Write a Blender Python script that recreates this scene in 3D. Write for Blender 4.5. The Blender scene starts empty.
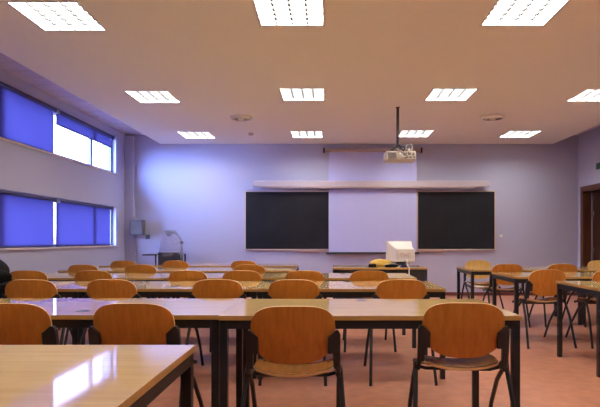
import bpy, bmesh, math, random
from mathutils import Vector, Matrix
random.seed(4)
PI = math.pi
scene = bpy.context.scene
COL = scene.collection

# ------------------------------------------------------------------ materials
def new_mat(name):
    m = bpy.data.materials.new(name); m.use_nodes = True
    nt = m.node_tree; nt.nodes.clear()
    out = nt.nodes.new('ShaderNodeOutputMaterial')
    return m, nt, out

def princ(name, col, rough=0.5, metal=0.0, spec=0.5, noise=None, bump=0.0, scale=40.0, coat=0.0, stretch=(1, 1, 1)):
    """Principled with a little object-space noise in colour (amount) and bump."""
    m, nt, out = new_mat(name)
    b = nt.nodes.new('ShaderNodeBsdfPrincipled')
    b.inputs['Base Color'].default_value = (*col, 1)
    b.inputs['Roughness'].default_value = rough
    b.inputs['Metallic'].default_value = metal
    b.inputs['Specular IOR Level'].default_value = spec
    b.inputs['Coat Weight'].default_value = coat
    b.inputs['Coat Roughness'].default_value = 0.08
    nt.links.new(b.outputs[0], out.inputs[0])
    amt = 0.06 if noise is None else noise
    tc = nt.nodes.new('ShaderNodeTexCoord')
    mp = nt.nodes.new('ShaderNodeMapping'); mp.inputs['Scale'].default_value = stretch
    nz = nt.nodes.new('ShaderNodeTexNoise'); nz.inputs['Scale'].default_value = scale
    nz.inputs['Detail'].default_value = 4
    nt.links.new(tc.outputs['Object'], mp.inputs[0]); nt.links.new(mp.outputs[0], nz.inputs['Vector'])
    cr = nt.nodes.new('ShaderNodeValToRGB')
    cr.color_ramp.elements[0].position = 0.3; cr.color_ramp.elements[1].position = 0.7
    cr.color_ramp.elements[0].color = (*[max(0, c * (1 - amt)) for c in col], 1)
    cr.color_ramp.elements[1].color = (*[min(1, c * (1 + amt)) for c in col], 1)
    nt.links.new(nz.outputs['Fac'], cr.inputs[0]); nt.links.new(cr.outputs[0], b.inputs['Base Color'])
    if bump:
        bp = nt.nodes.new('ShaderNodeBump'); bp.inputs['Strength'].default_value = bump
        bp.inputs['Distance'].default_value = 0.01
        nt.links.new(nz.outputs['Fac'], bp.inputs['Height']); nt.links.new(bp.outputs[0], b.inputs['Normal'])
    return m

def wood(name, c0, c1, rough=0.25, stretch=(1, 12, 12), scale=3.0, spec=0.5):
    m, nt, out = new_mat(name)
    b = nt.nodes.new('ShaderNodeBsdfPrincipled')
    b.inputs['Roughness'].default_value = rough
    b.inputs['Specular IOR Level'].default_value = spec
    nt.links.new(b.outputs[0], out.inputs[0])
    tc = nt.nodes.new('ShaderNodeTexCoord')
    mp = nt.nodes.new('ShaderNodeMapping'); mp.inputs['Scale'].default_value = stretch
    nz = nt.nodes.new('ShaderNodeTexNoise'); nz.inputs['Scale'].default_value = scale
    nz.inputs['Detail'].default_value = 6; nz.inputs['Roughness'].default_value = 0.65
    nz.inputs['Distortion'].default_value = 0.4
    oi = nt.nodes.new('ShaderNodeObjectInfo')
    add = nt.nodes.new('ShaderNodeVectorMath'); add.operation = 'ADD'
    mul = nt.nodes.new('ShaderNodeVectorMath'); mul.operation = 'SCALE'
    nt.links.new(oi.outputs['Location'], mul.inputs[0]); mul.inputs['Scale'].default_value = 3.7
    nt.links.new(tc.outputs['Object'], mp.inputs[0])
    nt.links.new(mp.outputs[0], add.inputs[0]); nt.links.new(mul.outputs[0], add.inputs[1])
    nt.links.new(add.outputs[0], nz.inputs['Vector'])
    cr = nt.nodes.new('ShaderNodeValToRGB')
    cr.color_ramp.elements[0].position = 0.32; cr.color_ramp.elements[1].position = 0.68
    cr.color_ramp.elements[0].color = (*c0, 1); cr.color_ramp.elements[1].color = (*c1, 1)
    nt.links.new(nz.outputs['Fac'], cr.inputs[0]); nt.links.new(cr.outputs[0], b.inputs['Base Color'])
    return m

M = {}
M['wall'] = princ('wall_paint', (0.475, 0.485, 0.67), 0.75, spec=0.25, noise=0.02, bump=0.05, scale=120)
M['plaster'] = princ('ceiling_plaster', (0.89, 0.91, 0.86), 0.8, spec=0.2, noise=0.02, bump=0.03, scale=60)
M['black_metal'] = princ('black_metal', (0.012, 0.013, 0.016), 0.4, noise=0.1)
M['black_plastic'] = princ('black_plastic', (0.014, 0.014, 0.017), 0.45, noise=0.1)
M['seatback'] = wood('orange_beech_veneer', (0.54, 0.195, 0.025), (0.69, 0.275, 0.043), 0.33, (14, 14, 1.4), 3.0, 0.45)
M['lit_veneer'] = wood('lit_beech_veneer', (0.60, 0.36, 0.10), (0.74, 0.47, 0.15), 0.25, (14, 14, 1.4), 3.0, 0.5)  # backrest veneer lightened to stand in for lamp light falling on it
M['seat'] = wood('brown_seat_veneer', (0.27, 0.12, 0.035), (0.36, 0.165, 0.05), 0.22, (14, 1.4, 14), 3.0, 0.5)  # darker brown than the backrest veneer
M['ply_edge'] = wood('plywood_edge', (0.62, 0.36, 0.13), (0.78, 0.5, 0.22), 0.45, (2, 2, 40), 6)
M['tabletop'] = wood('beech_laminate', (0.60, 0.40, 0.155), (0.70, 0.49, 0.21), 0.055, (1.0, 14, 14), 2.2, 0.55)
M['table_edge'] = wood('beech_edge', (0.46, 0.265, 0.075), (0.56, 0.33, 0.10), 0.35, (1.0, 20, 20), 3)
M['floor'] = princ('linoleum', (0.53, 0.235, 0.145), 0.3, spec=0.45, noise=0.13, scale=9)
M['skirting'] = princ('skirting_red', (0.17, 0.05, 0.04), 0.45)
M['board'] = princ('chalkboard_slate', (0.012, 0.014, 0.020), 0.5, spec=0.3, noise=0.25, scale=2.5)
M['board_frame'] = princ('board_frame_paint', (0.62, 0.52, 0.47), 0.5)
M['ledge'] = princ('chalk_ledge_paint', (0.50, 0.33, 0.30), 0.6)
M['rail'] = princ('rail_paint', (0.56, 0.50, 0.58), 0.55)
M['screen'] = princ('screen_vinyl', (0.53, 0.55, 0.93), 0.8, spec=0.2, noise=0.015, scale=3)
M['casing'] = princ('screen_case', (0.46, 0.36, 0.35), 0.5)
M['frame_white'] = princ('window_aluminium', (0.22, 0.22, 0.3), 0.4)
M['sill'] = princ('sill_stone', (0.66, 0.6, 0.6), 0.45)
M['brown_wood'] = wood('dark_door_wood', (0.040, 0.015, 0.007), (0.062, 0.024, 0.010), 0.35, (12, 12, 1), 2)
M['casing_wood'] = wood('door_casing_wood', (0.085, 0.030, 0.013), (0.125, 0.045, 0.018), 0.35, (12, 12, 1), 2)
M['steel'] = princ('brushed_steel', (0.5, 0.5, 0.52), 0.3, metal=0.9)
M['lamp_frame'] = princ('lamp_frame_paint', (0.75, 0.75, 0.75), 0.5)
M['louvre'] = princ('louvre_aluminium', (0.09, 0.092, 0.10), 0.4, spec=0.3)
M['grey'] = princ('grey_plastic', (0.14, 0.125, 0.12), 0.5)
M['pale_grey'] = princ('pale_grey_plastic', (0.62, 0.60, 0.58), 0.45)
M['beige'] = princ('beige_plastic', (0.76, 0.72, 0.68), 0.5, noise=0.02)
M['white_plastic'] = princ('white_plastic', (0.78, 0.76, 0.74), 0.4, noise=0.02)
M['pink_mark'] = princ('pink_mark', (0.60, 0.42, 0.40), 0.6)
M['yellow'] = princ('yellow_cotton', (0.70, 0.47, 0.10), 0.8, noise=0.15, scale=12)
M['dark_cloth'] = princ('dark_nylon', (0.007, 0.007, 0.008), 0.75, spec=0.15, noise=0.3, bump=0.25, scale=30)
M['blue'] = princ('blue_plastic', (0.06, 0.08, 0.25), 0.4)
M['paper'] = princ('paper', (0.8, 0.78, 0.74), 0.8)
M['charcoal'] = princ('charcoal_casing', (0.05, 0.05, 0.06), 0.45)
M['silver'] = princ('silver_plastic', (0.60, 0.58, 0.54), 0.4)
M['green'] = princ('sign_green', (0.01, 0.10, 0.045), 0.4)
M['brass'] = princ('brown_connector', (0.25, 0.12, 0.05), 0.5)
M['slat'] = princ('metal_slats', (0.62, 0.56, 0.62), 0.3, spec=0.5, noise=0.03)
M['slat_gap'] = princ('slat_gap', (0.06, 0.05, 0.06), 0.7)
M['bracket'] = princ('bracket_grey', (0.35, 0.33, 0.36), 0.4, metal=0.5)

def emit_mat(name, col, strength):
    m, nt, out = new_mat(name)
    e = nt.nodes.new('ShaderNodeEmission'); e.inputs[0].default_value = (*col, 1)
    tc = nt.nodes.new('ShaderNodeTexCoord'); sep = nt.nodes.new('ShaderNodeSeparateXYZ')
    nt.links.new(tc.outputs['Object'], sep.inputs[0])
    # four fluorescent tubes behind the panel: soft bands of brightness
    ml = nt.nodes.new('ShaderNodeMath'); ml.operation = 'MULTIPLY'; ml.inputs[1].default_value = 2 * PI / 0.145
    nt.links.new(sep.outputs['X'], ml.inputs[0])
    cs = nt.nodes.new('ShaderNodeMath'); cs.operation = 'COSINE'; nt.links.new(ml.outputs[0], cs.inputs[0])
    ma = nt.nodes.new('ShaderNodeMath'); ma.operation = 'MULTIPLY_ADD'
    ma.inputs[1].default_value = -0.25 * strength; ma.inputs[2].default_value = strength
    nt.links.new(cs.outputs[0], ma.inputs[0]); nt.links.new(ma.outputs[0], e.inputs['Strength'])
    nt.links.new(e.outputs[0], out.inputs[0])
    return m
LAMP_STRENGTH = 34.0
M['lamp'] = emit_mat('fluorescent_panel', (1.0, 0.94, 0.84), LAMP_STRENGTH)

def glass_mat():
    m, nt, out = new_mat('window_glass')
    t = nt.nodes.new('ShaderNodeBsdfTransparent'); t.inputs[0].default_value = (0.96, 0.97, 1, 1)
    g = nt.nodes.new('ShaderNodeBsdfGlossy'); g.inputs['Roughness'].default_value = 0.02
    f = nt.nodes.new('ShaderNodeFresnel'); f.inputs[0].default_value = 1.45
    mx = nt.nodes.new('ShaderNodeMixShader')
    nt.links.new(f.outputs[0], mx.inputs[0]); nt.links.new(t.outputs[0], mx.inputs[1]); nt.links.new(g.outputs[0], mx.inputs[2])
    nt.links.new(mx.outputs[0], out.inputs[0]); return m
M['glass'] = glass_mat()

def blind_mat():
    m, nt, out = new_mat('blue_blind_fabric')
    d = nt.nodes.new('ShaderNodeBsdfDiffuse'); d.inputs[0].default_value = (0.07, 0.06, 0.25, 1)
    t = nt.nodes.new('ShaderNodeBsdfTranslucent')
    tc = nt.nodes.new('ShaderNodeTexCoord'); nz = nt.nodes.new('ShaderNodeTexNoise')
    nz.inputs['Scale'].default_value = 2.0
    nt.links.new(tc.outputs['Object'], nz.inputs['Vector'])
    cr = nt.nodes.new('ShaderNodeValToRGB')
    cr.color_ramp.elements[0].color = (0.044, 0.038, 0.115, 1); cr.color_ramp.elements[1].color = (0.055, 0.048, 0.135, 1)
    nt.links.new(nz.outputs['Fac'], cr.inputs[0]); nt.links.new(cr.outputs[0], t.inputs[0])
    mx = nt.nodes.new('ShaderNodeMixShader'); mx.inputs[0].default_value = 0.6
    nt.links.new(d.outputs[0], mx.inputs[1]); nt.links.new(t.outputs[0], mx.inputs[2])
    nt.links.new(mx.outputs[0], out.inputs[0]); return m
M['blind'] = blind_mat()
M['blind_tube'] = princ('blind_tube_fabric', (0.05, 0.045, 0.14), 0.5)

def plastic_film():
    m, nt, out = new_mat('clear_plastic_film')
    t = nt.nodes.new('ShaderNodeBsdfTransparent'); t.inputs[0].default_value = (0.93, 0.93, 0.97, 1)
    p = nt.nodes.new('ShaderNodeBsdfPrincipled'); p.inputs['Base Color'].default_value = (0.55, 0.53, 0.62, 1)
    p.inputs['Roughness'].default_value = 0.12; p.inputs['Specular IOR Level'].default_value = 0.9
    tc = nt.nodes.new('ShaderNodeTexCoord'); nz = nt.nodes.new('ShaderNodeTexNoise'); nz.inputs['Scale'].default_value = 9
    nt.links.new(tc.outputs['Object'], nz.inputs['Vector'])
    bp = nt.nodes.new('ShaderNodeBump'); bp.inputs['Strength'].default_value = 0.8; bp.inputs['Distance'].default_value = 0.03
    nt.links.new(nz.outputs['Fac'], bp.inputs['Height']); nt.links.new(bp.outputs[0], p.inputs['Normal'])
    mx = nt.nodes.new('ShaderNodeMixShader'); mx.inputs[0].default_value = 0.30
    nt.links.new(t.outputs[0], mx.inputs[1]); nt.links.new(p.outputs[0], mx.inputs[2])
    nt.links.new(mx.outputs[0], out.inputs[0]); return m
M['film'] = plastic_film()

# ------------------------------------------------------------------ mesh helpers
def box(bm, c, s, bevel=0.0, seg=2, mi=0, rot=None):
    """box centred at c, full size s."""
    r = bmesh.ops.create_cube(bm, size=1.0)
    vs = r['verts']
    for v in vs:
        v.co = Vector((v.co.x * s[0], v.co.y * s[1], v.co.z * s[2]))
    fs = set(f for v in vs for f in v.link_faces)
    for f in fs: f.material_index = mi
    if bevel > 0:
        es = list(set(e for v in vs for e in v.link_edges))
        rr = bmesh.ops.bevel(bm, geom=es, offset=bevel, segments=seg, affect='EDGES', profile=0.5)
        vs = list(set(v for f in rr['faces'] for v in f.verts) | set(v for v in vs if v.is_valid))
        seen = set(vs); st = list(vs)
        while st:
            v = st.pop()
            for e in v.link_edges:
                o = e.other_vert(v)
                if o not in seen: seen.add(o); st.append(o)
        vs = list(seen)
        for v in vs:
            for f in v.link_faces: f.material_index = mi
    mt = Matrix.Translation(Vector(c))
    if rot is not None: mt = mt @ rot
    for v in vs: v.co = mt @ v.co
    return vs

def bx(bm, x0, x1, y0, y1, z0, z1, bevel=0.0, mi=0, seg=2):
    return box(bm, ((x0 + x1) / 2, (y0 + y1) / 2, (z0 + z1) / 2), (abs(x1 - x0), abs(y1 - y0), abs(z1 - z0)), bevel, seg, mi)

def tube(bm, pts, r, seg=10, mi=0, cap=True):
    pts = [Vector(p) for p in pts]
    n = len(pts); rs = r if isinstance(r, (list, tuple)) else [r] * n
    rings = []; ref = None
    for i, p in enumerate(pts):
        t = (pts[min(i + 1, n - 1)] - pts[max(i - 1, 0)]).normalized()
        if ref is None:
            ref = Vector((0, 0, 1)) if abs(t.z) < 0.9 else Vector((1, 0, 0))
        a = (ref - t * ref.dot(t)).normalized(); b = t.cross(a); ref = a
        rings.append([bm.verts.new(p + (a * math.cos(2 * PI * k / seg) + b * math.sin(2 * PI * k / seg)) * rs[i]) for k in range(seg)])
    for i in range(n - 1):
        for k in range(seg):
            f = bm.faces.new((rings[i][k], rings[i][(k + 1) % seg], rings[i + 1][(k + 1) % seg], rings[i + 1][k]))
            f.material_index = mi; f.smooth = True
    if cap:
        bm.faces.new(list(reversed(rings[0]))).material_index = mi
        bm.faces.new(rings[-1]).material_index = mi

def lathe(bm, prof, c=(0, 0, 0), seg=28, mi=0):
    """profile [(r,z)] revolved about z."""
    rings = []
    for r, z in prof:
        if r < 1e-6: rings.append([bm.verts.new((c[0], c[1], c[2] + z))])
        else: rings.append([bm.verts.new((c[0] + r * math.cos(2 * PI * k / seg), c[1] + r * math.sin(2 * PI * k / seg), c[2] + z)) for k in range(seg)])
    for a, b in zip(rings, rings[1:]):
        for k in range(seg):
            k2 = (k + 1) % seg
            if len(a) == 1 and len(b) == 1: continue
            if len(a) == 1: f = bm.faces.new((a[0], b[k2], b[k]))
            elif len(b) == 1: f = bm.faces.new((a[k], a[k2], b[0]))
            else: f = bm.faces.new((a[k], a[k2], b[k2], b[k]))
            f.material_index = mi; f.smooth = True

def sheet(bm, outline, fmap, off, rings=7, mi_face=0, mi_edge=1, ease=1.0):
    """curved plate: outline of (u,v) filled with concentric rings, mapped by fmap, thickened by off(u,v)."""
    n = len(outline)
    cu = sum(p[0] for p in outline) / n; cv = sum(p[1] for p in outline) / n
    layers = []
    for side in (0, 1):
        ctr = None; rr = []
        def mk(u, v):
            p = Vector(fmap(u, v))
            if side: p = p + Vector(off)
            return bm.verts.new(p)
        ctr = mk(cu, cv)
        for k in range(1, rings + 1):
            s = k / rings
            rr.append([mk(cu + (u - cu) * s, cv + (v - cv) * s) for u, v in outline])
        for i in range(n):
            j = (i + 1) % n
            fs = [bm.faces.new((ctr, rr[0][i], rr[0][j]))]
            for k in range(rings - 1):
                fs.append(bm.faces.new((rr[k][i], rr[k + 1][i], rr[k + 1][j], rr[k][j])))
            for f in fs:
                f.material_index = mi_face; f.smooth = True
        layers.append(rr[-1])
    for i in range(n):
        j = (i + 1) % n
        f = bm.faces.new((layers[0][i], layers[0][j], layers[1][j], layers[1][i]))
        f.material_index = mi_edge

def blob(bm, c, r, seg=16, rings=10, wob=0.0, mi=0, flat=None, seed=0):
    res = bmesh.ops.create_uvsphere(bm, u_segments=seg, v_segments=rings, radius=1.0)
    rnd = random.Random(seed)
    ph = [rnd.uniform(0, 6) for _ in range(4)]
    for v in res['verts']:
        d = v.co.copy()
        k = 1 + wob * (math.sin(d.x * 4 + ph[0]) * math.cos(d.y * 5 + ph[1]) + 0.6 * math.sin(d.z * 6 + d.x * 3 + ph[2]))
        p = Vector((d.x * r[0] * k, d.y * r[1] * k, d.z * r[2] * k))
        if flat is not None and p.z < flat: p.z = flat
        v.co = p + Vector(c)
        for f in v.link_faces: f.smooth = True; f.material_index = mi
    return res['verts']

def prism(bm, poly, axis, a0, a1, mi=0):
    """extrude 2D polygon along an axis ('x': poly in (y,z); 'y': poly in (x,z); 'z': poly in (x,y))."""
    def P(u, v, a):
        return {'x': (a, u, v), 'y': (u, a, v), 'z': (u, v, a)}[axis]
    A = [bm.verts.new(P(u, v, a0)) for u, v in poly]; B = [bm.verts.new(P(u, v, a1)) for u, v in poly]
    n = len(poly)
    fs = [bm.faces.new(A), bm.faces.new(list(reversed(B)))]
    for i in range(n):
        fs.append(bm.faces.new((A[i], B[i], B[(i + 1) % n], A[(i + 1) % n])))
    for f in fs: f.material_index = mi

def obj(name, bm, mats, parent=None, loc=(0, 0, 0), rotz=0.0, smooth=38, force=False):
    bmesh.ops.recalc_face_normals(bm, faces=bm.faces[:])
    flags = [f.smooth or force for f in bm.faces]
    me = bpy.data.meshes.new(name); bm.to_mesh(me); bm.free()
    for m in (mats if isinstance(mats, (list, tuple)) else [mats]): me.materials.append(m)
    if smooth:
        me.set_sharp_from_angle(angle=math.radians(smooth))
    for p, fl in zip(me.polygons, flags): p.use_smooth = bool(smooth) and fl
    o = bpy.data.objects.new(name, me); COL.objects.link(o)
    o.location = loc; o.rotation_euler = (0, 0, rotz)
    if parent is not None: o.parent = parent
    return o

def B(): return bmesh.new()

def tag(o, label, cat, group=None):
    o['label'] = label; o['category'] = cat
    if group: o['group'] = group
    return o
def thing(name, label, cat, loc=(0, 0, 0), rotz=0.0, group=None):
    o = bpy.data.objects.new(name, None); COL.objects.link(o)
    o.empty_display_size = 0.1
    o.location = loc; o.rotation_euler = (0, 0, rotz)
    return tag(o, label, cat, group)
def struct(name, bm, mats, parent=None, smooth=0):
    o = obj(name, bm, mats, parent, smooth=smooth)
    if parent is None: o['kind'] = 'structure'
    return o
def dup(root, loc, rotz=0.0, label=None, group=None):
    r = root.copy(); COL.objects.link(r); r.location = loc; r.rotation_euler = (0, 0, rotz)
    if label: r['label'] = label
    if group: r['group'] = group
    for ch in list(root.children):
        c = ch.copy(); COL.objects.link(c); c.parent = r
        for g in list(ch.children):
            d = g.copy(); COL.objects.link(d); d.parent = c
    return r

# ------------------------------------------------------------------ room numbers (metres; camera stands at x=0,y=0)
XL, XR, YB, YF = -4.13, 5.135, 10.68, -3.0
ZC, ZR = 3.11, 3.29            # plaster ceiling, raised strips along the sides
XCL, XCR = -3.44, 4.62
WT = 0.28                      # wall thickness

# floor
bm = B(); bx(bm, XL - WT, XR + WT, YF - 0.2, YB + 0.2, -0.12, 0.0); struct('floor', bm, M['floor'])

# back wall, front wall
bm = B(); bx(bm, XL - WT, XR + WT, YB, YB + 0.2, 0, 3.6); struct('wall_back', bm, M['wall'])
bm = B(); bx(bm, XL - WT, XR + WT, YF - 0.2, YF, 0, 3.6); struct('wall_front', bm, M['wall'])

# left wall with two ribbons of windows
WY = [3.55, 5.73, 7.93, 10.13]
LZ0, LZ1, UZ0, UZ1 = 1.03, 1.785, 2.43, 3.15
bm = B()
x0, x1 = XL - WT, XL
bx(bm, x0, x1, YF, YB, 0, LZ0)
bx(bm, x0, x1, YF, YB, LZ1, UZ0)
bx(bm, x0, x1, YF, YB, UZ1, 3.6)
for z0, z1 in ((LZ0, LZ1), (UZ0, UZ1)):
    bx(bm, x0, x1, YF, WY[0], z0, z1); bx(bm, x0, x1, WY[-1], YB, z0, z1)
struct('wall_left', bm, M['wall'])

# right wall with a doorway
DY0, DY1, DZ = 9.46, 10.46, 2.13
bm = B()
bx(bm, XR, XR + WT, YF, DY0, 0, 3.6); bx(bm, XR, XR + WT, DY1, YB, 0, 3.6); bx(bm, XR, XR + WT, DY0, DY1, DZ, 3.6)
struct('wall_right', bm, M['wall'])

# door
bm = B()
bx(bm, XR + 0.145, XR + 0.185, DY0 + 0.035, DY1 - 0.085, 0.01, DZ - 0.04, 0.003)
dr = struct('door_1', bm, M['brown_wood'])
bm = B()
for (a, b_, c, d) in ((DY1 - 0.03, DY1 + 0.085, 0, DZ + 0.085), (DY0 - 0.085, DY0 + 0.03, 0, DZ + 0.085)):
    bx(bm, XR - 0.018, XR + 0.0, a if a > DY1 - .1 else a, b_, c, d, 0.003)
bx(bm, XR - 0.018, XR + 0.0, DY0 + 0.03, DY1 - 0.03, DZ - 0.03, DZ + 0.085, 0.003)
bx(bm, XR, XR + 0.14, DY1 - 0.03, DY1, 0, DZ); bx(bm, XR, XR + 0.14, DY0, DY0 + 0.03, 0, DZ); bx(bm, XR, XR + 0.14, DY0, DY1, DZ - 0.03, DZ)
struct('door_frame', bm, M['casing_wood'], dr)
bm = B(); bx(bm, XR + 0.142, XR + 0.20, DY1 - 0.082, DY1, 0, DZ - 0.03); struct('door_seal', bm, M['frame_white'], dr)
for z in (0.94, 1.66, 1.98):
    bm = B(); tube(bm, [(XR + 0.136, DY1 - 0.10, z - 0.05), (XR + 0.136, DY1 - 0.10, z + 0.05)], 0.011, 8)
    bx(bm, XR + 0.139, XR + 0.145, DY1 - 0.14, DY1 - 0.10, z - 0.05, z + 0.05)
    struct('hinge', bm, M['grey'], dr, smooth=40)
bm = B(); tube(bm, [(XR + 0.145, DY0 + 0.11, 1.02), (XR + 0.09, DY0 + 0.11, 1.02), (XR + 0.085, DY0 + 0.13, 1.02), (XR + 0.085, DY0 + 0.23, 1.02)], 0.010, 10)
bx(bm, XR + 0.138, XR + 0.146, DY0 + 0.085, DY0 + 0.135, 0.93, 1.08, 0.002)
struct('handle', bm, M['steel'], dr, smooth=40)
bm = B(); bx(bm, XR + 0.27, XR + 0.30, DY0 - .2, DY1 + .15, 0, 2.5); struct('trim_4', bm, M['wall'])

# ceiling: plaster slab with openings for the lights
LS = 0.61
# light centres, one list per row from over the camera to the chalkboards, window side first
LIGHTS = [[(-2.35, 2.00), (-0.33, 1.92), (1.69, 1.92), (3.70, 1.92)],  # row out of view, continues the grid, added for its light
          [(-2.37, 4.59), (-0.327, 4.48), (1.69, 4.48), (3.69, 4.48)],  # door-side light here is also out of view, added for light
          [(-2.40, 7.16), (-0.341, 7.04), (1.656, 7.05), (3.67, 7.08)],
          [(-2.46, 9.75), (-0.39, 9.70), (1.612, 9.62), (3.565, 9.66)]]
bands = [XCL, -1.36, 0.66, 2.66, XCR]
bm = B()
for i in range(4):
    xa, xb = bands[i], bands[i + 1]
    y = YF
    for r in LIGHTS:
        lx, ly = r[i]
        bx(bm, xa, xb, y, ly - LS / 2, ZC, ZC + 0.02)
        bx(bm, xa, lx - LS / 2, ly - LS / 2, ly + LS / 2, ZC, ZC + 0.02)
        bx(bm, lx + LS / 2, xb, ly - LS / 2, ly + LS / 2, ZC, ZC + 0.02)
        y = ly + LS / 2
    bx(bm, xa, xb, y, YB, ZC, ZC + 0.02)
bx(bm, XCL, XCL + 0.02, YF, YB, ZC, 3.5); bx(bm, XCR - 0.02, XCR, YF, YB, ZC, 3.5)
struct('ceiling', bm, M['plaster'])
bm = B(); bx(bm, XL - WT, XR + WT, YF - .2, YB + .2, 3.6, 3.7); struct('ceiling_slab', bm, M['wall'])
# raised strip with metal slats on the window side, plain on the door side
bm = B()
y = YF
while y < YB - 0.01:
    y2 = min(y + 0.30, YB)
    bx(bm, XL, XCL, y + 0.006, y2 - 0.006, ZR, ZR + 0.02, 0.004, 0)
    y = y2
bx(bm, XL, XCL, YF, YB, ZR + 0.022, ZR + 0.04, 0, 1)
struct('trim_1', bm, [M['slat'], M['slat_gap']])
bm = B(); bx(bm, XCR, XR, YF, YB, ZR, ZR + 0.03); struct('trim_2', bm, M['wall'])
# pilaster in the far left corner
bm = B(); bx(bm, XL, XL + 0.17, YB - 0.12, YB, 0, ZR - 0.05, 0.004); struct('trim_3', bm, M['wall'])
# skirting
bm = B(); bx(bm, XL + 0.17, XR, YB - 0.015, YB, 0, 0.07, 0.003); struct('baseboard_back', bm, M['skirting'])
bm = B(); bx(bm, XL, XL + 0.015, YF, YB - 0.12, 0, 0.07, 0.003); struct('baseboard_left', bm, M['skirting'])
bm = B(); bx(bm, XR - 0.015, XR, YF, DY0 - 0.09, 0, 0.07, 0.003); struct('baseboard_right', bm, M['skirting'])

# windows: frame, mullion, panes, sill, one set per bay
wn = 0
def window(y0, y1, z0, z1, frac=0.605):
    global wn; wn += 1
    xo, xi = XL - 0.13, XL - 0.08
    fw = 0.045
    bm = B()
    bx(bm, xo, xi, y0, y0 + fw, z0, z1); bx(bm, xo, xi, y1 - fw, y1, z0, z1)
    bx(bm, xo, xi, y0 + fw, y1 - fw, z0, z0 + fw); bx(bm, xo, xi, y0 + fw, y1 - fw, z1 - fw, z1)
    w = struct('window_%d' % wn, bm, M['frame_white'])
    ym = y0 + (y1 - y0) * frac
    bm = B(); bx(bm, xo, xi, ym - 0.035, ym + 0.035, z0 + fw, z1 - fw); struct('mullion', bm, M['frame_white'], w)
    for a, b_ in ((y0 + fw, ym - 0.035), (ym + 0.035, y1 - fw)):
        bm = B()
        bm.faces.new([bm.verts.new(p) for p in ((XL - 0.105, a, z0 + fw), (XL - 0.105, b_, z0 + fw), (XL - 0.105, b_, z1 - fw), (XL - 0.105, a, z1 - fw))])
        struct('pane', bm, M['glass'], w)
    bm = B(); bx(bm, XL - 0.08, XL + 0.03, y0 + (0.0 if y0 > WY[0] else -.03), y1 + (.03 if y1 == WY[-1] else 0), z0 - 0.022, z0 + 0.004, 0.003)
    struct('sill', bm, M['sill'], w)
    # daylight portal just outside this opening
    ld = bpy.data.lights.new('window_portal', 'AREA'); ld.shape = 'RECTANGLE'; ld.size = z1 - z0; ld.size_y = y1 - y0
    ld.cycles.is_portal = True
    lo = bpy.data.objects.new('window_portal', ld); COL.objects.link(lo)
    lo.location = (XL - WT - 0.02, (y0 + y1) / 2, (z0 + z1) / 2)
    lo.rotation_euler = (0, -PI / 2, 0)
    return w
for (za, zb) in ((LZ0, LZ1), (UZ0, UZ1)):
    for a, b_ in zip(WY, WY[1:]): window(a, b_, za, zb, 0.40 if a == WY[1] else 0.605)

def blind(y0, y1, ztop, zbot, label):
    t = thing('roller_blind', label, 'blind', (XL - 0.012, (y0 + y1) / 2, ztop), 0, 'blue roller blinds')
    h = (y1 - y0) / 2
    bm = B(); tube(bm, [(0, -h, -0.035), (0, h, -0.035)], 0.03, 14); obj('roller_tube', bm, M['blind_tube'], t)
    bm = B(); N = 24
    L = zbot - ztop
    for k in range(N):
        ya, yb = -h + 0.01 + (2 * h - 0.02) * k / N, -h + 0.01 + (2 * h - 0.02) * (k + 1) / N
        def xx(yy): return -0.03 + 0.002 * math.sin(yy * 9)
        bm.faces.new([bm.verts.new(p) for p in ((xx(ya), ya, -0.035), (xx(yb), yb, -0.035), (xx(yb) , yb, L), (xx(ya), ya, L))])
    bmesh.ops.remove_doubles(bm, verts=bm.verts[:], dist=1e-5)
    obj('fabric', bm, M['blind'], t)
    bm = B(); bx(bm, -0.038, -0.022, -h + 0.01, h - 0.01, L - 0.012, L + 0.012, 0.004); obj('bottom_bar', bm, M['blind_tube'], t)
    for s in (-1, 1):
        bm = B(); bx(bm, -0.04, 0.035, s * h - 0.006, s * h + 0.006, -0.075, 0.0, 0.002); obj('end_bracket', bm, M['bracket'], t)
    return t
for (za, zb, nm) in ((LZ0, LZ1, 'lower'), (UZ0, UZ1, 'upper')):
    blind(WY[0] + 0.04, WY[1] - 0.04, zb, za + 0.02, 'closed blue roller blind in the %s window row, bay nearest the camera' % nm)
    blind(WY[1] + 0.035, WY[2] - 0.035, zb, za + 0.02, 'closed blue roller blind on left of the %s window row, cut by photo edge' % nm)
blind(WY[2] + 0.04, WY[3] - 0.17, LZ1, LZ0 + 0.02, 'closed blue roller blind in lower window row, bay nearest the chalkboards')
blind(WY[2] + 0.04, WY[3] - 0.12, UZ1, 2.925, 'half raised blue roller blind above the bright open upper window')

# ------------------------------------------------------------------ ceiling lights
def make_light(loc, label):
    t = thing('ceiling_light', label, 'light', loc, 0, 'recessed ceiling lights')
    h = LS / 2
    bm = B()
    for s in (-1, 1):
        bx(bm, s * (h - 0.012) - 0.012, s * (h - 0.012) + 0.012, -h, h, -0.004, 0.06)
        bx(bm, -h + 0.024, h - 0.024, s * (h - 0.012) - 0.012, s * (h - 0.012) + 0.012, -0.004, 0.06)
    obj('frame', bm, M['lamp_frame'], t, smooth=0)
    bm = B(); bx(bm, -h + 0.025, h - 0.025, -h + 0.025, h - 0.025, 0.030, 0.058); obj('diffuser', bm, M['lamp'], t, smooth=0)
    bm = B()
    for k in range(1, 4):
        x = -h + 0.024 + (LS - 0.048) * k / 4; bx(bm, x - 0.006, x + 0.006, -h + 0.026, h - 0.026, 0.0, 0.028)
    for k in range(1, 6):
        y = -h + 0.024 + (LS - 0.048) * k / 6; bx(bm, -h + 0.026, h - 0.026, y - 0.004, y + 0.004, 0.002, 0.028)
    obj('louvre', bm, M['louvre'], t, smooth=0)
    return t
proto = None
rown = ['added unseen row above the camera', 'row nearest the camera', 'middle row', 'row nearest the chalkboards']
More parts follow.
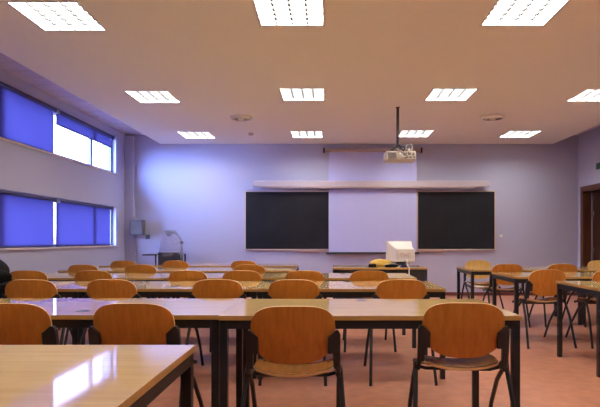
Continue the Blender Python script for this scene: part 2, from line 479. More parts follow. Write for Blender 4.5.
coln = ['on the window side', 'second from the windows', 'third from the windows', 'on the door side']
for j, r in enumerate(LIGHTS):
    for i, (x, y) in enumerate(r):
        lab = 'recessed louvred ceiling light, %s, %s' % (rown[j], coln[i])
        if proto is None: proto = make_light((x, y, ZC), lab)
        else: dup(proto, (x, y, ZC), 0, lab)

# round air diffusers and a detector
def diffuser(x, y, label):
    t = thing('ceiling_vent', label, 'vent', (x, y, ZC), 0, 'round ceiling vents')
    bm = B(); lathe(bm, [(0.18, 0), (0.176, -0.014), (0.150, -0.034), (0.144, -0.03), (0.160, -0.012), (0.15, -0.002)]); obj('outer_ring', bm, M['plaster'], t)
    bm = B(); lathe(bm, [(0.125, -0.012), (0.105, -0.040), (0.098, -0.038), (0.115, -0.010)]); obj('inner_ring', bm, M['plaster'], t)
    bm = B(); lathe(bm, [(0.0, -0.046), (0.045, -0.044), (0.07, -0.012), (0.05, -0.002)]); obj('core', bm, M['plaster'], t)
    bm = B(); lathe(bm, [(0.0, -0.001), (0.145, -0.001), (0.145, -0.0005)]); obj('duct', bm, M['charcoal'], t)
diffuser(-1.39, 8.33, 'round ceiling air vent on the window side, left of the projector pole')
diffuser(2.64, 8.33, 'round ceiling air vent right of the projector pole')
bm = B(); lathe(bm, [(0.0, -0.045), (0.03, -0.044), (0.045, -0.03), (0.05, -0.01), (0.05, 0)])
tag(obj('smoke_detector', bm, M['pale_grey'], None, (-1.42, 9.60, ZC)), 'small round detector on the ceiling near the chalkboard wall', 'detector')

# ------------------------------------------------------------------ chalkboard wall
def board(x0, x1, z0, z1, label):
    t = thing('chalkboard', label, 'chalkboard', ((x0 + x1) / 2, YB, z0), 0, 'dark chalkboards')
    w = (x1 - x0) / 2; h = z1 - z0
    bm = B(); bx(bm, -w + .018, w - .018, -0.035, -0.012, .018, h - .018); obj('writing_surface', bm, M['board'], t)
    bm = B()
    for s in (-1, 1): bx(bm, s * (w - 0.01) - 0.012, s * (w - 0.01) + 0.012, -0.045, 0, 0, h, 0.003)
    bx(bm, -w + .022, w - .022, -0.045, 0, -0.004, 0.02, 0.003); bx(bm, -w + .022, w - .022, -0.045, 0, h - 0.02, h + 0.004, 0.003)
    obj('frame', bm, M['board_frame'], t)
board(-1.705, 0.055, 0.935, 2.145, 'left dark chalkboard on the back wall, beside the pale screen')
board(1.82, 3.43, 0.935, 2.145, 'right dark chalkboard on the back wall, on the door side of the screen')
bm = B(); bx(bm, -0.66, 2.38, -0.040, 0, -0.03, 0.0, 0.004)
tag(obj('chalk_ledge', bm, M['ledge'], None, (0, YB, 0.925)), 'dusty pink chalk ledge running under the chalkboards and screen', 'ledge')
# long light rail over the boards
t = thing('board_rail', 'long pale rail mounted over the chalkboards and crossing the screen', 'rail', (0.85, YB, 2.20))
bm = B(); bx(bm, -2.37, 2.42, -0.17, -0.105, 0.02, 0.135, 0.006); obj('housing', bm, M['rail'], t)
bm = B(); bx(bm, -2.05, 2.12, -0.165, -0.11, -0.01, 0.02, 0.004); obj('lower_strip', bm, M['casing'], t)
for x in (-2.2, 2.3):
    bm = B(); bx(bm, x - 0.02, x + 0.02, -0.105, 0, 0.05, 0.09, 0.002); obj('wall_bracket', bm, M['rail'], t)
# projection screen
t = thing('projection_screen', 'pale pull-down projection screen hanging between the two chalkboards', 'screen', (0.912, YB, 2.97))
bm = B(); tube(bm, [(-0.98, -0.055, 0.0), (0.98, -0.055, 0.0)], 0.042, 14); obj('case', bm, M['casing'], t)
for s in (-1, 1):
    bm = B(); bx(bm, s * 0.995 - 0.018, s * 0.995 + 0.018, -0.105, -0.004, -0.05, 0.05, 0.004); obj('end_cap', bm, M['black_plastic'], t)
bm = B()
N = 44; hw = 0.898; zt, zb = -0.02, -2.085
rows = [0, .15, .33, .42, .6, .8, 1.0]
grid = []
for r in rows:
    z = zt + (zb - zt) * r
    grid.append([bm.verts.new((-hw + 2 * hw * k / N, -0.066 + 0.0012 * math.sin(k * 1.9 + r * 2) * (1 - abs(r - .45)), z)) for k in range(N + 1)])
for a, b_ in zip(grid, grid[1:]):
    for k in range(N): bm.faces.new((a[k], a[k + 1], b_[k + 1], b_[k]))
obj('fabric', bm, M['screen'], t, smooth=60, force=True)
bm = B(); tube(bm, [(-0.95, -0.068, zb - 0.01), (0.95, -0.068, zb - 0.01)], 0.02, 10); obj('bottom_bar', bm, M['charcoal'], t)

# small things on the walls
def switch(x, z, s, m, label):
    t = thing('light_switch', label, 'switch', (x, YB, z))
    bm = B(); bx(bm, -s, s, -0.012, 0, -s, s, 0.003); obj('plate', bm, m, t)
    bm = B(); bx(bm, -s * .55, s * .55, -0.017, -0.012, -s * .6, s * .6, 0.002); obj('rocker', bm, m, t)
switch(-3.70, 1.205, 0.045, M['grey'], 'small grey wall switch between the speaker box and the overhead projector')
switch(3.555, 1.225, 0.028, M['white_plastic'], 'tiny white wall switch just right of the right chalkboard')
t = thing('wall_speaker', 'grey box speaker mounted high in the far left corner', 'speaker', (-3.835, 10.44, 1.24))
bm = B(); bx(bm, -0.135, 0.135, -0.03, 0.12, 0, 0.305, 0.012); obj('cabinet', bm, M['grey'], t)
bm = B(); bx(bm, -0.115, 0.115, -0.037, -0.028, 0.02, 0.285, 0.004); obj('grille', bm, princ('speaker_cloth', (0.15, 0.125, 0.115), 0.8, noise=0.2, scale=150), t)
t = thing('exit_sign', 'green emergency sign on the wall above the brown door', 'sign', (XR, 9.76, 2.48))
bm = B(); bx(bm, -0.03, 0, -0.15, 0.15, 0, 0.12, 0.005); obj('case', bm, M['green'], t)

# ------------------------------------------------------------------ tables
def make_table(W, D, loc, label, grom=None, rotz=0.0, group='classroom desks'):
    t = thing('classroom_desk', label, 'desk', loc, rotz, group)
    H = 0.74; th = 0.024
    w, d = W / 2, D / 2
    bm = B(); vs = bx(bm, -w + .0005, w - .0005, -d, d, H - th, H, 0.0012)
    bm.normal_update()
    for f in bm.faces: f.material_index = 0 if f.normal.z > 0.5 else 1
    obj('tabletop', bm, [M['tabletop'], M['table_edge']], t)
    bm = B()
    a0, a1 = H - th - 0.046, H - th
    i = 0.006
    for s in (-1, 1):
        bx(bm, -w + i + .04, w - i - .04, s * (d - i - 0.015) - 0.015, s * (d - i - 0.015) + 0.015, a0, a1, 0.002)
        bx(bm, s * (w - i - 0.015) - 0.015, s * (w - i - 0.015) + 0.015, -d + i + .04, d - i - .04, a0, a1, 0.002)
    obj('frame', bm, M['black_metal'], t)
    for sx in (-1, 1):
        for sy in (-1, 1):
            bm = B(); cx, cy = sx * (w - i - 0.02), sy * (d - i - 0.02)
            bx(bm, cx - 0.02, cx + 0.02, cy - 0.02, cy + 0.02, 0.0, a1, 0.003)
            obj('leg', bm, M['black_metal'], t)
    if grom is not None:
        bm = B(); lathe(bm, [(0.0, 0.0005), (0.028, 0.0005), (0.030, 0.002), (0.038, 0.002), (0.04, 0.0)], (0, grom, H), 24)
        obj('cable_grommet', bm, M['black_plastic'], t)
    return t
D = 0.8
def row(yf, edges, labels, groms, dy=None):
    for k in range(len(edges) - 1):
        x1, x0 = edges[k], edges[k + 1]
        y = yf + (dy[k] if dy else 0)
        make_table(x1 - x0, D, ((x0 + x1) / 2, y + D / 2, 0), labels[k], groms[k])
make_table(1.6, D, (-0.505 - 0.8, 1.985 - D / 2, 0), 'nearest desk, wood top with bright window reflection, lower left corner of the photo', None)
F = [2.74, 4.25, 5.47, 6.75, 8.05]
row(F[0], [1.022, -0.578, -2.178, -3.778],
    ['long desk at right of the first full row, behind the two foreground chairs', 'long desk at left of the first full row, with a vertical light streak on top', 'desk at the window end of the first full row, almost out of frame'],
    [0.31, -0.24, None], [0, 0.03, 0.03])
row(F[1], [0.967, -0.583, -2.055, -3.60],
    ['desk at the right end of the second row from the camera', 'middle desk of the second row from the camera', 'desk at the window end of the second row, under the black bag'],
    [0.33, -0.16, None], [0, 0.01, 0.01])
row(F[2], [0.936, -0.594, -2.124, -3.654],
    ['desk at the right end of the third row, before the teacher desk', 'middle desk of the third row from the camera', 'desk at the window end of the third row from the camera'],
    [0.3, None, None], [0, 0.01, 0.01])
row(F[3], [-0.45, -1.98, -3.51],
    ['right-hand desk of the fourth row from the camera', 'window-side desk of the fourth row from the camera'], [None, None])
row(F[4], [-0.49, -2.02, -3.55],
    ['right-hand desk of the farthest row, below the left chalkboard', 'window-side desk of the farthest row, before the overhead projector'], [None, None])
R1, R2, R3 = 4.30, 5.65, 6.98
make_table(1.5, D, (2.235 + 0.75, R1 + D / 2, 0), 'nearest desk on the door side, cut by the right photo edge')
make_table(1.5, D, (2.03 + 0.75, R2 + D / 2, 0), 'middle desk on the door side, with orange chairs in front of it')
make_table(1.5, D, (1.92 + 0.75, R3 + D / 2, 0), 'farthest desk on the door side, below the right chalkboard')
make_table(1.5, D, (3.42 + 0.75, R3 + D / 2, 0), 'farthest desk on the door side, its door end beside the brown door')

# ------------------------------------------------------------------ chairs
def make_chair(loc, rotz, label):
    t = thing('classroom_chair', label, 'chair', loc, rotz, 'orange plywood chairs')
    # backrest: origin under the back, sitter faces +y
    def outline(n=60):
        pts = []
        for k in range(n):
            a = 2 * PI * k / n
            ca, sa = math.cos(a), math.sin(a)
            e = 2 / (3.4 if sa >= 0 else 2.9)
            u = (abs(ca) ** e) * (1 if ca >= 0 else -1)
            v = (abs(sa) ** e) * (1 if sa >= 0 else -1)
            wid = 0.205 * (1.0 if v > -0.1 else 1.0 - 0.16 * (abs(v + 0.1) / 0.9) ** 1.3)
            pts.append((u * wid, 0.682 + v * (0.143 if v > 0 else 0.142)))
        return pts
    def fb(u, z):
        s = (z - 0.54) / 0.285
        return (u, 0.035 - 0.055 * s - 0.012 * math.sin(s * PI) * 0.6 + 0.030 * (u / 0.2) ** 2, z)
    bm = B(); sheet(bm, outline(), fb, (0, 0.011, 0.002), 8)
    obj('backrest', bm, [M['seatback'], M['ply_edge']], t)
    def so(n=56):
        pts = []
        for k in range(n):
            a = 2 * PI * k / n
            ca, sa = math.cos(a), math.sin(a); e = 2 / 4.5
            u = (abs(ca) ** e) * (1 if ca >= 0 else -1); v = (abs(sa) ** e) * (1 if sa >= 0 else -1)
            pts.append((u * (0.205 if v > 0 else 0.205 - 0.012 * v * v), 0.245 + v * 0.205))
        return pts
    def fs(u, y):
        q = (y - 0.245) / 0.205
        z = 0.452 + 0.040 * (abs(u) / 0.205) ** 2.2 * (1 - 0.45 * max(0, q))
        if q > 0.55: z -= 0.035 * ((q - 0.55) / 0.45) ** 2
        if q < -0.3: z += 0.022 * ((-q - 0.3) / 0.7) ** 2
        return (u, y, z)
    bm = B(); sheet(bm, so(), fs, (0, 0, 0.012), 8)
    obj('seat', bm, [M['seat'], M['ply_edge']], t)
    for s in (-1, 1):
        # angled black bracket clasping the side of the backrest
        bm = B()
        poly = [(0.228, 0.515), (0.228, 0.685), (0.217, 0.706), (0.205, 0.706), (0.168, 0.672), (0.168, 0.592), (0.192, 0.592), (0.196, 0.515)]
        poly = [(s * a, b_) for a, b_ in poly]
        prism(bm, poly, 'y', 0.012, 0.040)
        # lean the bracket with the back and wrap it forwards
        for v in bm.verts:
            sfac = (v.co.z - 0.54) / 0.285
            v.co.y += 0.018 - 0.055 * sfac + 0.030 * (abs(v.co.x) / 0.2) ** 2 - 0.022
        obj('back_bracket', bm, M['black_plastic'], t)
        bm = B()
        tube(bm, [(s * 0.212, 0.045, 0.60), (s * 0.216, 0.052, 0.535), (s * 0.222, 0.075, 0.495), (s * 0.224, 0.12, 0.478), (s * 0.222, 0.24, 0.462), (s * 0.216, 0.36, 0.450), (s * 0.212, 0.405, 0.437)], 0.0135, 8)
        box(bm, (s * 0.226, 0.125, 0.482), (0.034, 0.085, 0.046), 0.010)
        obj('side_rail', bm, M['black_metal'], t)
        bm = B(); tube(bm, [(s * 0.232, 0.105, 0.485), (s * 0.242, 0.02, 0.33), (s * 0.258, -0.08, 0.0)], 0.0125, 8); obj('leg', bm, M['black_metal'], t)
        bm = B(); tube(bm, [(s * 0.228, 0.125, 0.485), (s * 0.230, 0.29, 0.37), (s * 0.234, 0.44, 0.20), (s * 0.240, 0.57, 0.0)], 0.0125, 8); obj('leg', bm, M['black_metal'], t)
    bm = B()
    for y in (0.20, 0.33):
        tube(bm, [(-0.219, y, 0.458), (-0.17, y, 0.445), (0.17, y, 0.445), (0.219, y, 0.458)], 0.0095, 8)
    obj('seat_bar', bm, M['black_metal'], t)
    return t

chairs = []
cproto = None
def chair(x, y, rotdeg, label):
    global cproto
    if cproto is None: cproto = make_chair((x, y, 0), math.radians(rotdeg), label); return cproto
    return dup(cproto, (x, y, 0), math.radians(rotdeg), label)
off = 0.12
C1 = F[0] - 0.26
chair(-0.168, C1, 1.0, 'large orange plywood chair in the foreground centre, seen from behind')
chair(0.685, F[0] - 0.13, -4.5, 'large orange plywood chair in the foreground at right, turned slightly, seen from behind')
chair(-0.977, F[0] - 0.15, 0, 'large plywood chair behind the nearest desk, its back cut off below by that desk')
chair(-1.60, F[0] - 0.15, 2, 'large plywood chair back cut by the left photo edge')
C2 = F[1] - 0.11
chair(-2.378, C2, 2, 'plywood chair in the second desk row, beside the black bag')
chair(-1.742, C2 + .02, -2, 'plywood chair in the second desk row, second from the black bag')
chair(-0.888, C2 + .02, 1, 'plywood chair in the second desk row, third from the black bag')
chair(-0.275, C2, -1, 'plywood chair in the second desk row, seen behind the foreground centre chair')
chair(0.588, C2, 1.5, 'plywood chair at the right end of the second desk row')
C3 = F[2] - 0.11
for x, a, l in ((-3.11, 3, 'plywood chair in the third desk row, closest to the windows'),
                (-2.43, -2, 'plywood chair in the third desk row, second from the windows'),
                (-1.45, 0, 'plywood chair in the third desk row, third from the windows'),
                (-0.893, 0.5, 'plywood chair in the third desk row, fourth from the windows'),
                (-0.242, -1, 'plywood chair in the third desk row, second from its right end'),
                (0.427, 1, 'plywood chair at the right end of the third desk row, before the teacher desk')):
    chair(x, C3, a, l)
C4 = F[3] - 0.11
for x, a, l in ((-3.14, -3, 'plywood chair in the fourth desk row, closest to the windows'),
                (-2.40, 1, 'plywood chair in the fourth desk row, middle of its three'),
                (-1.007, 2, 'plywood chair in the fourth desk row, farthest from the windows')):
    chair(x, C4, a, l)
C5 = F[4] - 0.11
for x, a, l in ((-3.13, 2, 'plywood chair in the farthest left row, closest to the windows'),
                (-2.335, 0, 'plywood chair in the farthest left row, before the overhead projector'),
                (-1.29, -2, 'plywood chair in the farthest left row, below the left chalkboard')):
    chair(x, C5, a, l)
chair(2.345, R2 - 0.12, 4, 'orange chair on the door side with its whole seat and legs in view')
chair(3.03, R2 - 0.12, 0, 'orange chair at the right photo edge, behind the nearest door-side desk')
chair(2.375, R3 - 0.12, -2, 'orange chair on the door side, behind the middle desk at its left end')
chair(3.10, R3 - 0.12, 0, 'orange chair on the door side, behind the middle desk toward the door')
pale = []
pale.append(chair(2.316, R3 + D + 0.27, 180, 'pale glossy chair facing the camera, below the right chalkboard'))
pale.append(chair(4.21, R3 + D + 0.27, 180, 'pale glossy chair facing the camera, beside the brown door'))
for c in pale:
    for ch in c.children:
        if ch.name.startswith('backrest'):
            ch.data = ch.data.copy(); ch.data.materials[0] = M['lit_veneer']  # lit copy of the orange veneer, lamp light put into its colour

# ------------------------------------------------------------------ teacher desk
TX0, TX1, TY0, TY1 = 0.072, 1.437, 7.50, 8.20
t = thing('teacher_desk', 'teacher desk with wood top and black front panel, below the screen', 'desk', ((TX0 + TX1) / 2, (TY0 + TY1) / 2, 0))
w, d = (TX1 - TX0) / 2, (TY1 - TY0) / 2
bm = B(); bx(bm, -w, w, -d, d, 0.712, 0.74, 0.003)
bm.normal_update()
for f in bm.faces: f.material_index = 0 if f.normal.z > 0.5 else 1
obj('tabletop', bm, [M['tabletop'], M['table_edge']], t)
bm = B(); bx(bm, -w + 0.035, w - 0.035, -d + 0.03, -d + 0.05, 0.10, 0.712, 0.002); obj('front_panel', bm, M['charcoal'], t)
for s in (-1, 1):
    bm = B(); bx(bm, s * (w - 0.018) - 0.016, s * (w - 0.018) + 0.016, -d + 0.01, d - 0.02, 0.0, 0.712, 0.002); obj('side_panel', bm, M['charcoal'], t)

# CRT monitor, back to the class
t = thing('computer_monitor', 'bulky beige computer monitor on the teacher desk, back turned to the class', 'monitor', (1.115, 7.98, 0.74), math.radians(6))
def loft(bm, secs, mi=0, r=0.03):
    """secs: list of (y, x0,x1,z0,z1)"""
    rings = []
    for (y, x0, x1, z0, z1) in secs:
        ring = []
        rr = min(r, (x1 - x0) * .2)
        for (cx, cz, a0) in ((x1 - rr, z1 - rr, 0), (x0 + rr, z1 - rr, 90), (x0 + rr, z0 + rr, 180), (x1 - rr, z0 + rr, 270)):
            for k in range(4):
                a = math.radians(a0 + 30 * k); ring.append(bm.verts.new((cx + rr * math.cos(a), y, cz + rr * math.sin(a))))
        rings.append(ring)
    n = len(rings[0])
    for a, b_ in zip(rings, rings[1:]):
        for k in range(n):
            f = bm.faces.new((a[k], a[(k + 1) % n], b_[(k + 1) % n], b_[k])); f.material_index = mi
    bm.faces.new(rings[0]).material_index = mi; bm.faces.new(list(reversed(rings[-1]))).material_index = mi
bm = B(); loft(bm, [(-0.28, -0.12, 0.14, 0.085, 0.262), (-0.27, -0.127, 0.147, 0.078, 0.27), (-0.12, -0.14, 0.155, 0.07, 0.30), (0.05, -0.185, 0.185, 0.055, 0.368), (0.07, -0.19, 0.19, 0.05, 0.375)], 0, 0.02)
obj('rear_housing', bm, M['beige'], t, smooth=30)
bm = B(); loft(bm, [(0.07, -0.195, 0.195, 0.045, 0.38), (0.075, -0.2, 0.2, 0.04, 0.385), (0.13, -0.2, 0.2, 0.04, 0.385), (0.14, -0.19, 0.19, 0.05, 0.375)], 0, 0.02)
obj('bezel', bm, M['beige'], t, smooth=30)
bm = B(); bx(bm, -0.16, 0.16, 0.138, 0.143, 0.085, 0.345, 0.002); obj('screen', bm, M['board'], t)
bm = B(); lathe(bm, [(0.0, 0.0), (0.13, 0.0), (0.135, 0.012), (0.10, 0.028), (0.07, 0.045), (0.065, 0.075), (0, 0.076)]); obj('stand', bm, M['grey'], t)
bm = B()
for k, (xa, xb, za, zb) in enumerate(((-.075, -.03, .195, .203), (-.056, -.048, .14, .195), (-.018, -.010, .14, .203), (-.01, .02, .168, .176), (.02, .028, .14, .203), (.04, .048, .14, .203), (.048, .078, .195, .203), (.048, .078, .14, .148))):
    bx(bm, xa, xb, -0.2825, -0.279, za, zb)
obj('rear_marking', bm, M['pink_mark'], t)
bm = B(); tube(bm, [(0.02, -0.279, 0.11), (0.02, -0.31, 0.09), (0.02, -0.33, 0.03), (0.015, -0.40, 0.006), (0.01, -0.475, 0.006), (0.005, -0.492, -0.01), (0.0, -0.495, -0.06), (0.0, -0.495, -0.12)], 0.0085, 8)
obj('cable', bm, M['white_plastic'], t)

# yellow bag, dark cases and papers on the desk
bm = B(); blob(bm, (0, 0, 0.04), (0.15, 0.10, 0.075), 22, 14, 0.10, 0, -0.04, seed=3)
tag(obj('cloth_bag', bm, M['yellow'], None, (0.79, 7.83, 0.74)), 'crumpled yellow cloth bag lying on the teacher desk', 'bag')
bm = B(); bx(bm, -0.055, 0.055, -0.03, 0.03, 0, 0.035, 0.010); bx(bm, -0.05, 0.05, -0.026, 0.026, 0.034, 0.046, 0.006)
tag(obj('board_eraser', bm, M['dark_cloth'], None, (0.655, 7.68, 0.74), 0.2), 'small black board eraser left of the yellow bag on the desk', 'eraser')
t = thing('pencil_case', 'dark pencil case between the yellow bag and the monitor', 'case', (0.93, 7.62, 0.74), -0.05)
bm = B(); blob(bm, (0, 0, 0.02), (0.11, 0.04, 0.026), 18, 10, 0.10, 0, -0.02, seed=8); obj('pouch', bm, M['dark_cloth'], t)
bm = B(); tube(bm, [(-0.10, 0, 0.036), (-0.05, 0, 0.049), (0.05, 0, 0.049), (0.10, 0, 0.036)], 0.003, 6); obj('zip', bm, M['pale_grey'], t)
t = thing('paper_stack', 'loose white papers behind the dark pencil case on the teacher desk', 'papers', (1.0, 7.74, 0.74), 0.05)
bm = B(); box(bm, (0, 0, 0.006), (0.10, 0.13, 0.012), 0, rot=None); box(bm, (0.01, 0.005, 0.016), (0.095, 0.12, 0.008), 0, rot=Matrix.Rotation(0.2, 4, 'Z')); obj('sheets', bm, M['paper'], t)
bm = B(); lathe(bm, [(0.0, 0), (0.026, 0), (0.030, 0.05), (0.027, 0.05), (0.024, 0.005), (0, 0.005)], seg=20)
tag(obj('plastic_cup', bm, M['blue'], None, (1.085, 7.58, 0.74)), 'small blue cup under the monitor on the teacher desk', 'cup')

# ------------------------------------------------------------------ ceiling projector
t = thing('projector_mount', 'dark ceiling pole carrying the video projector', 'mount', (1.035, 7.72, ZC))
bm = B(); lathe(bm, [(0, 0), (0.032, 0), (0.032, -0.008), (0.02, -0.012)]); obj('ceiling_plate', bm, M['charcoal'], t)
bm = B(); tube(bm, [(0, 0, -0.005), (0, 0, -0.56)], 0.021, 12); obj('pole', bm, M['charcoal'], t)
bm = B()
box(bm, (0, 0, -0.575), (0.07, 0.07, 0.03), 0.005)
for sx, sy in ((-1, -1), (1, -1), (-1, 1), (1, 1)):
    tube(bm, [(sx * 0.02, sy * 0.02, -0.575), (sx * 0.09, sy * 0.07, -0.612)], 0.009, 8)
    tube(bm, [(sx * 0.09, sy * 0.07, -0.610), (sx * 0.09, sy * 0.07, -0.676)], 0.008, 8)
obj('bracket', bm, M['charcoal'], t)
t = thing('video_projector', 'silver video projector hanging upside down from the ceiling pole', 'projector', (1.062, 7.72, 2.432))
t.scale = (0.94, 1.0, 0.78)
bm = B(); bx(bm, -0.235, 0.235, -0.17, 0.17, -0.165, 0.0, 0.014); obj('body', bm, M['silver'], t)
bm = B(); bx(bm, -0.215, 0.02, -0.174, -0.168, -0.145, -0.02, 0.002); obj('vent_panel', bm, M['pale_grey'], t)
bm = B()
for k in range(8): bx(bm, -0.205, -0.075, -0.177, -0.173, -0.137 + k * 0.0145, -0.131 + k * 0.0145)
obj('vent_grille', bm, M['charcoal'], t)
bm = B()
for (x, z, w_, h_) in ((0.06, -0.05, .05, .025), (0.13, -0.05, .04, .03), (0.19, -0.06, .03, .03), (0.14, -0.115, .05, .02), (0.20, -0.115, .025, .025)):
    bx(bm, x - w_ / 2, x + w_ / 2, -0.178, -0.168, z - h_ / 2, z + h_ / 2, 0.002)
obj('connectors', bm, M['charcoal'], t)
bm = B(); bx(bm, 0.055, 0.10, -0.20, -0.168, -0.13, -0.09, 0.004); obj('plug', bm, M['brass'], t)
bm = B(); tube(bm, [(0, 0.165, -0.085), (0, 0.20, -0.085)], [0.045, 0.04], 20); obj('lens', bm, M['charcoal'], t) 
for pts in ([(0.07, -0.178, -0.06), (0.03, -0.23, -0.04), (-0.02, -0.22, 0.0), (-0.05, -0.12, 0.05), (-0.055, -0.02, 0.09)],
            [(0.13, -0.178, -0.05), (0.10, -0.24, -0.02), (0.12, -0.20, 0.03), (0.14, -0.10, 0.055), (0.09, -0.03, 0.06), (0.05, 0.0, 0.085)],
            [(0.075, -0.2, -0.11), (0.02, -0.25, -0.12), (-0.03, -0.23, -0.06), (-0.045, -0.16, 0.02), (-0.03, -0.05, 0.085)]):
    bm = B(); tube(bm, pts, 0.0085, 8); obj('cable', bm, M['pale_grey'], t)
bm = B(); tube(bm, [(0.13 + 0.05 * math.cos(k * PI / 8), -0.13 + 0.01 * math.sin(k * 1.3), 0.075 + 0.065 * math.sin(k * PI / 8)) for k in range(17)], 0.0085, 8, cap=False); obj('cable_loop', bm, M['pale_grey'], t)
bm = B(); tube(bm, [(-0.10, -0.12, 0.0), (-0.13, -0.14, 0.04), (-0.06, -0.12, 0.075), (0.02, -0.10, 0.05), (0.06, -0.14, 0.02), (0.02, -0.185, -0.02), (-0.02, -0.2, -0.07)], 0.0085, 8); obj('cable', bm, M['charcoal'], t)

# ------------------------------------------------------------------ overhead projector on its trolley
CX, CY = -3.03, 10.02
t = thing('projector_trolley', 'black metal trolley with a side flap in the far left corner', 'trolley', (CX, CY, 0))
bm = B()
for sx in (-1, 1):
    for sy in (-1, 1):
        pass
for sx in (-1, 1):
    for sy in (-1, 1):
        bm2 = B(); bx(bm2, sx * 0.222 - 0.0125, sx * 0.222 + 0.0125, sy * 0.20 - 0.0125, sy * 0.20 + 0.0125, 0.05, 0.87, 0.002)
        lg = obj('leg', bm2, M['black_metal'], t)
        bm2 = B(); tube(bm2, [(sx * 0.222 - 0.012, sy * 0.20, 0.03), (sx * 0.222 + 0.012, sy * 0.20, 0.03)], 0.03, 14)
        obj('caster', bm2, M['black_plastic'], lg)
for s in (-1, 1):
    bx(bm, -0.21, 0.21, s * 0.20 - 0.0125, s * 0.20 + 0.0125, 0.655, 0.68, 0.002)
    bx(bm, s * 0.222 - 0.0125, s * 0.222 + 0.0125, -0.19, 0.19, 0.655, 0.68, 0.002)
bx(bm, -0.21, 0.21, -0.19, 0.19, 0.672, 0.69, 0.002)
obj('shelf', bm, M['black_metal'], t)
bm = B(); bx(bm, -0.48, -0.236, -0.20, 0.20, 0.845, 0.870, 0.003); obj('side_flap', bm, M['charcoal'], t)
bm = B(); bx(bm, -0.21, 0.21, -0.19, 0.19, 0.18, 0.198, 0.002); obj('lower_shelf', bm, M['black_metal'], t)
t = thing('overhead_projector', 'grey overhead projector under clear plastic on the corner trolley', 'projector', (CX, CY, 0.69))
bm = B(); bx(bm, -0.19, 0.19, -0.18, 0.18, 0.0, 0.215, 0.012); obj('body', bm, M['charcoal'], t)
bm = B(); bx(bm, -0.15, 0.15, -0.14, 0.14, 0.2155, 0.222, 0.002); obj('glass_stage', bm, M['pale_grey'], t)
bm = B(); tube(bm, [(0.165, 0.10, 0.19), (0.18, 0.10, 0.28), (0.185, 0.10, 0.38), (0.165, 0.09, 0.47), (0.11, 0.06, 0.555), (0.03, 0.02, 0.60), (-0.01, 0, 0.60)], [0.012] * 7, 10); obj('arm', bm, M['charcoal'], t)
bm = B(); box(bm, (-0.03, 0, 0.60), (0.14, 0.11, 0.05), 0.014); lathe(bm, [(0.0, -0.06), (0.04, -0.06), (0.045, 0.0)], (-0.035, 0, 0.58), 18); obj('lens_head', bm, M['charcoal'], t)
bm = B(); tube(bm, [(0.183, 0.05, 0.40), (0.183, 0.12, 0.40)], 0.03, 14); obj('focus_knob', bm, M['black_plastic'], t)
bm = B()
n = 40; prof = [(0.10, 0.075, 0.642, -0.02), (0.125, 0.10, 0.60, -0.015), (0.165, 0.13, 0.50, 0.01), (0.195, 0.165, 0.38, 0.012), (0.212, 0.19, 0.26, 0.01), (0.205, 0.195, 0.14, 0.0)]
rings = []
for a_, b_, z, cx in prof:
    ring = []
    for k in range(n):
        an = 2 * PI * k / n; q = 1 + 0.035 * math.sin(an * 7 + z * 4) + 0.02 * math.sin(an * 11 - z * 9)
        c_, s_ = math.cos(an), math.sin(an)
        e = 0.7
        ring.append(bm.verts.new((cx + a_ * q * abs(c_) ** e * (1 if c_ > 0 else -1), b_ * q * abs(s_) ** e * (1 if s_ > 0 else -1), z)))
    rings.append(ring)
for a_, b_ in zip(rings, rings[1:]):
    for k in range(n): bm.faces.new((a_[k], a_[(k + 1) % n], b_[(k + 1) % n], b_[k]))
bm.faces.new(rings[0])
cov = obj('plastic_cover', bm, M['film'], t, smooth=70, force=True)
cov['label'] = 'clear plastic dust cover'

# ------------------------------------------------------------------ black bag at the left edge
t = thing('black_bag', 'bulky black bag standing on the second desk row, cut by the left edge', 'bag', (-3.02, 4.42, 0.74), 0.0)
bm = B(); vs = blob(bm, (0, 0, 0.13), (0.29, 0.16, 0.165), 28, 18, 0.03, 0, -0.13, seed=5)
obj('body', bm, M['dark_cloth'], t, smooth=70)
bm = B(); blob(bm, (0.18, -0.12, 0.085), (0.22, 0.06, 0.085), 22, 14, 0.05, 0, -0.085, seed=6); obj('front_pocket', bm, M['dark_cloth'], t, smooth=70)
bm = B(); tube(bm, [(-0.12, -0.02, 0.262), (-0.09, -0.03, 0.30), (0.05, -0.03, 0.305), (0.10, -0.02, 0.266)], 0.011, 8); obj('handle', bm, M['dark_cloth'], t)
bm = B(); prism(bm, [(-0.10, 0.075), (-0.186, 0.03), (-0.196, -0.005), (-0.197, -0.14), (-0.189, -0.14), (-0.188, -0.003), (-0.178, 0.012), (-0.10, 0.06)], 'x', -0.2, 0.405)
obj('hanging_flap', bm, M['dark_cloth'], t)
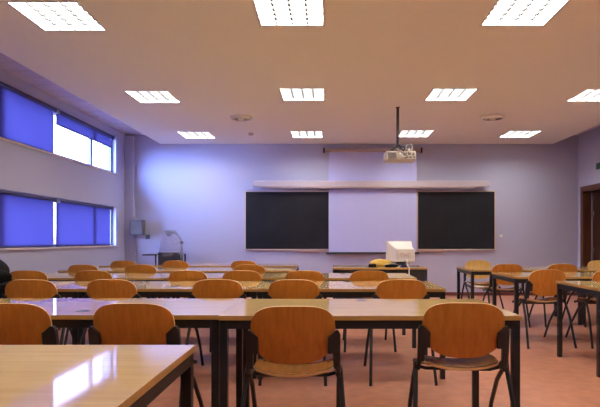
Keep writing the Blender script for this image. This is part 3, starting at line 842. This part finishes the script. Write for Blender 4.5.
bm = B(); tube(bm, [(-0.10, -0.175, 0.13), (0.04, -0.183, 0.142), (0.16, -0.160, 0.128)], 0.004, 6); bx(bm, 0.155, 0.175, -0.172, -0.160, 0.10, 0.135, 0.003); obj('zip', bm, M['steel'], t)

# ------------------------------------------------------------------ daylight and camera
wd = bpy.data.worlds.new('daylight'); scene.world = wd; wd.use_nodes = True
nt = wd.node_tree; nt.nodes.clear()
out = nt.nodes.new('ShaderNodeOutputWorld'); bg = nt.nodes.new('ShaderNodeBackground')
tc = nt.nodes.new('ShaderNodeTexCoord'); sep = nt.nodes.new('ShaderNodeSeparateXYZ'); cr = nt.nodes.new('ShaderNodeValToRGB')
nt.links.new(tc.outputs['Generated'], sep.inputs[0]); nt.links.new(sep.outputs['Z'], cr.inputs[0])
cr.color_ramp.elements[0].position = 0.0; cr.color_ramp.elements[0].color = (0.16, 0.15, 0.34, 1)
cr.color_ramp.elements[1].position = 0.02; cr.color_ramp.elements[1].color = (0.40, 0.46, 1.0, 1)
nt.links.new(cr.outputs[0], bg.inputs[0]); bg.inputs['Strength'].default_value = 9.0
nt.links.new(bg.outputs[0], out.inputs[0])

sl = bpy.data.lights.new('hazy_sun', 'SUN'); so_ = bpy.data.objects.new('hazy_sun', sl); COL.objects.link(so_)
sl.color = (0.26, 0.42, 1.0); sl.energy = 29.0; sl.angle = math.radians(48)
so_.rotation_euler = Vector((0.66, 0.70, -0.26)).to_track_quat('-Z', 'Y').to_euler()
so_.location = (-9, 0, 5)
cam = bpy.data.cameras.new('camera'); co = bpy.data.objects.new('camera', cam); COL.objects.link(co)
co.location = (0, 0, 1.14); co.rotation_euler = (PI / 2, 0, 0)
cam.sensor_width = 36; cam.sensor_fit = 'HORIZONTAL'; cam.lens = 36 * 520 / 600
cam.shift_x = -28 / 600; cam.shift_y = 36.5 / 600
cam.clip_start = 0.05
scene.camera = co

scene.view_settings.view_transform = 'Standard'
scene.view_settings.look = 'None'
scene.view_settings.exposure = 0.0
scene.cycles.use_denoising = True
scene.cycles.max_bounces = 10
scene.cycles.diffuse_bounces = 6
scene.cycles.sample_clamp_indirect = 8.0
scene.cycles.caustics_reflective = False
scene.cycles.caustics_refractive = False
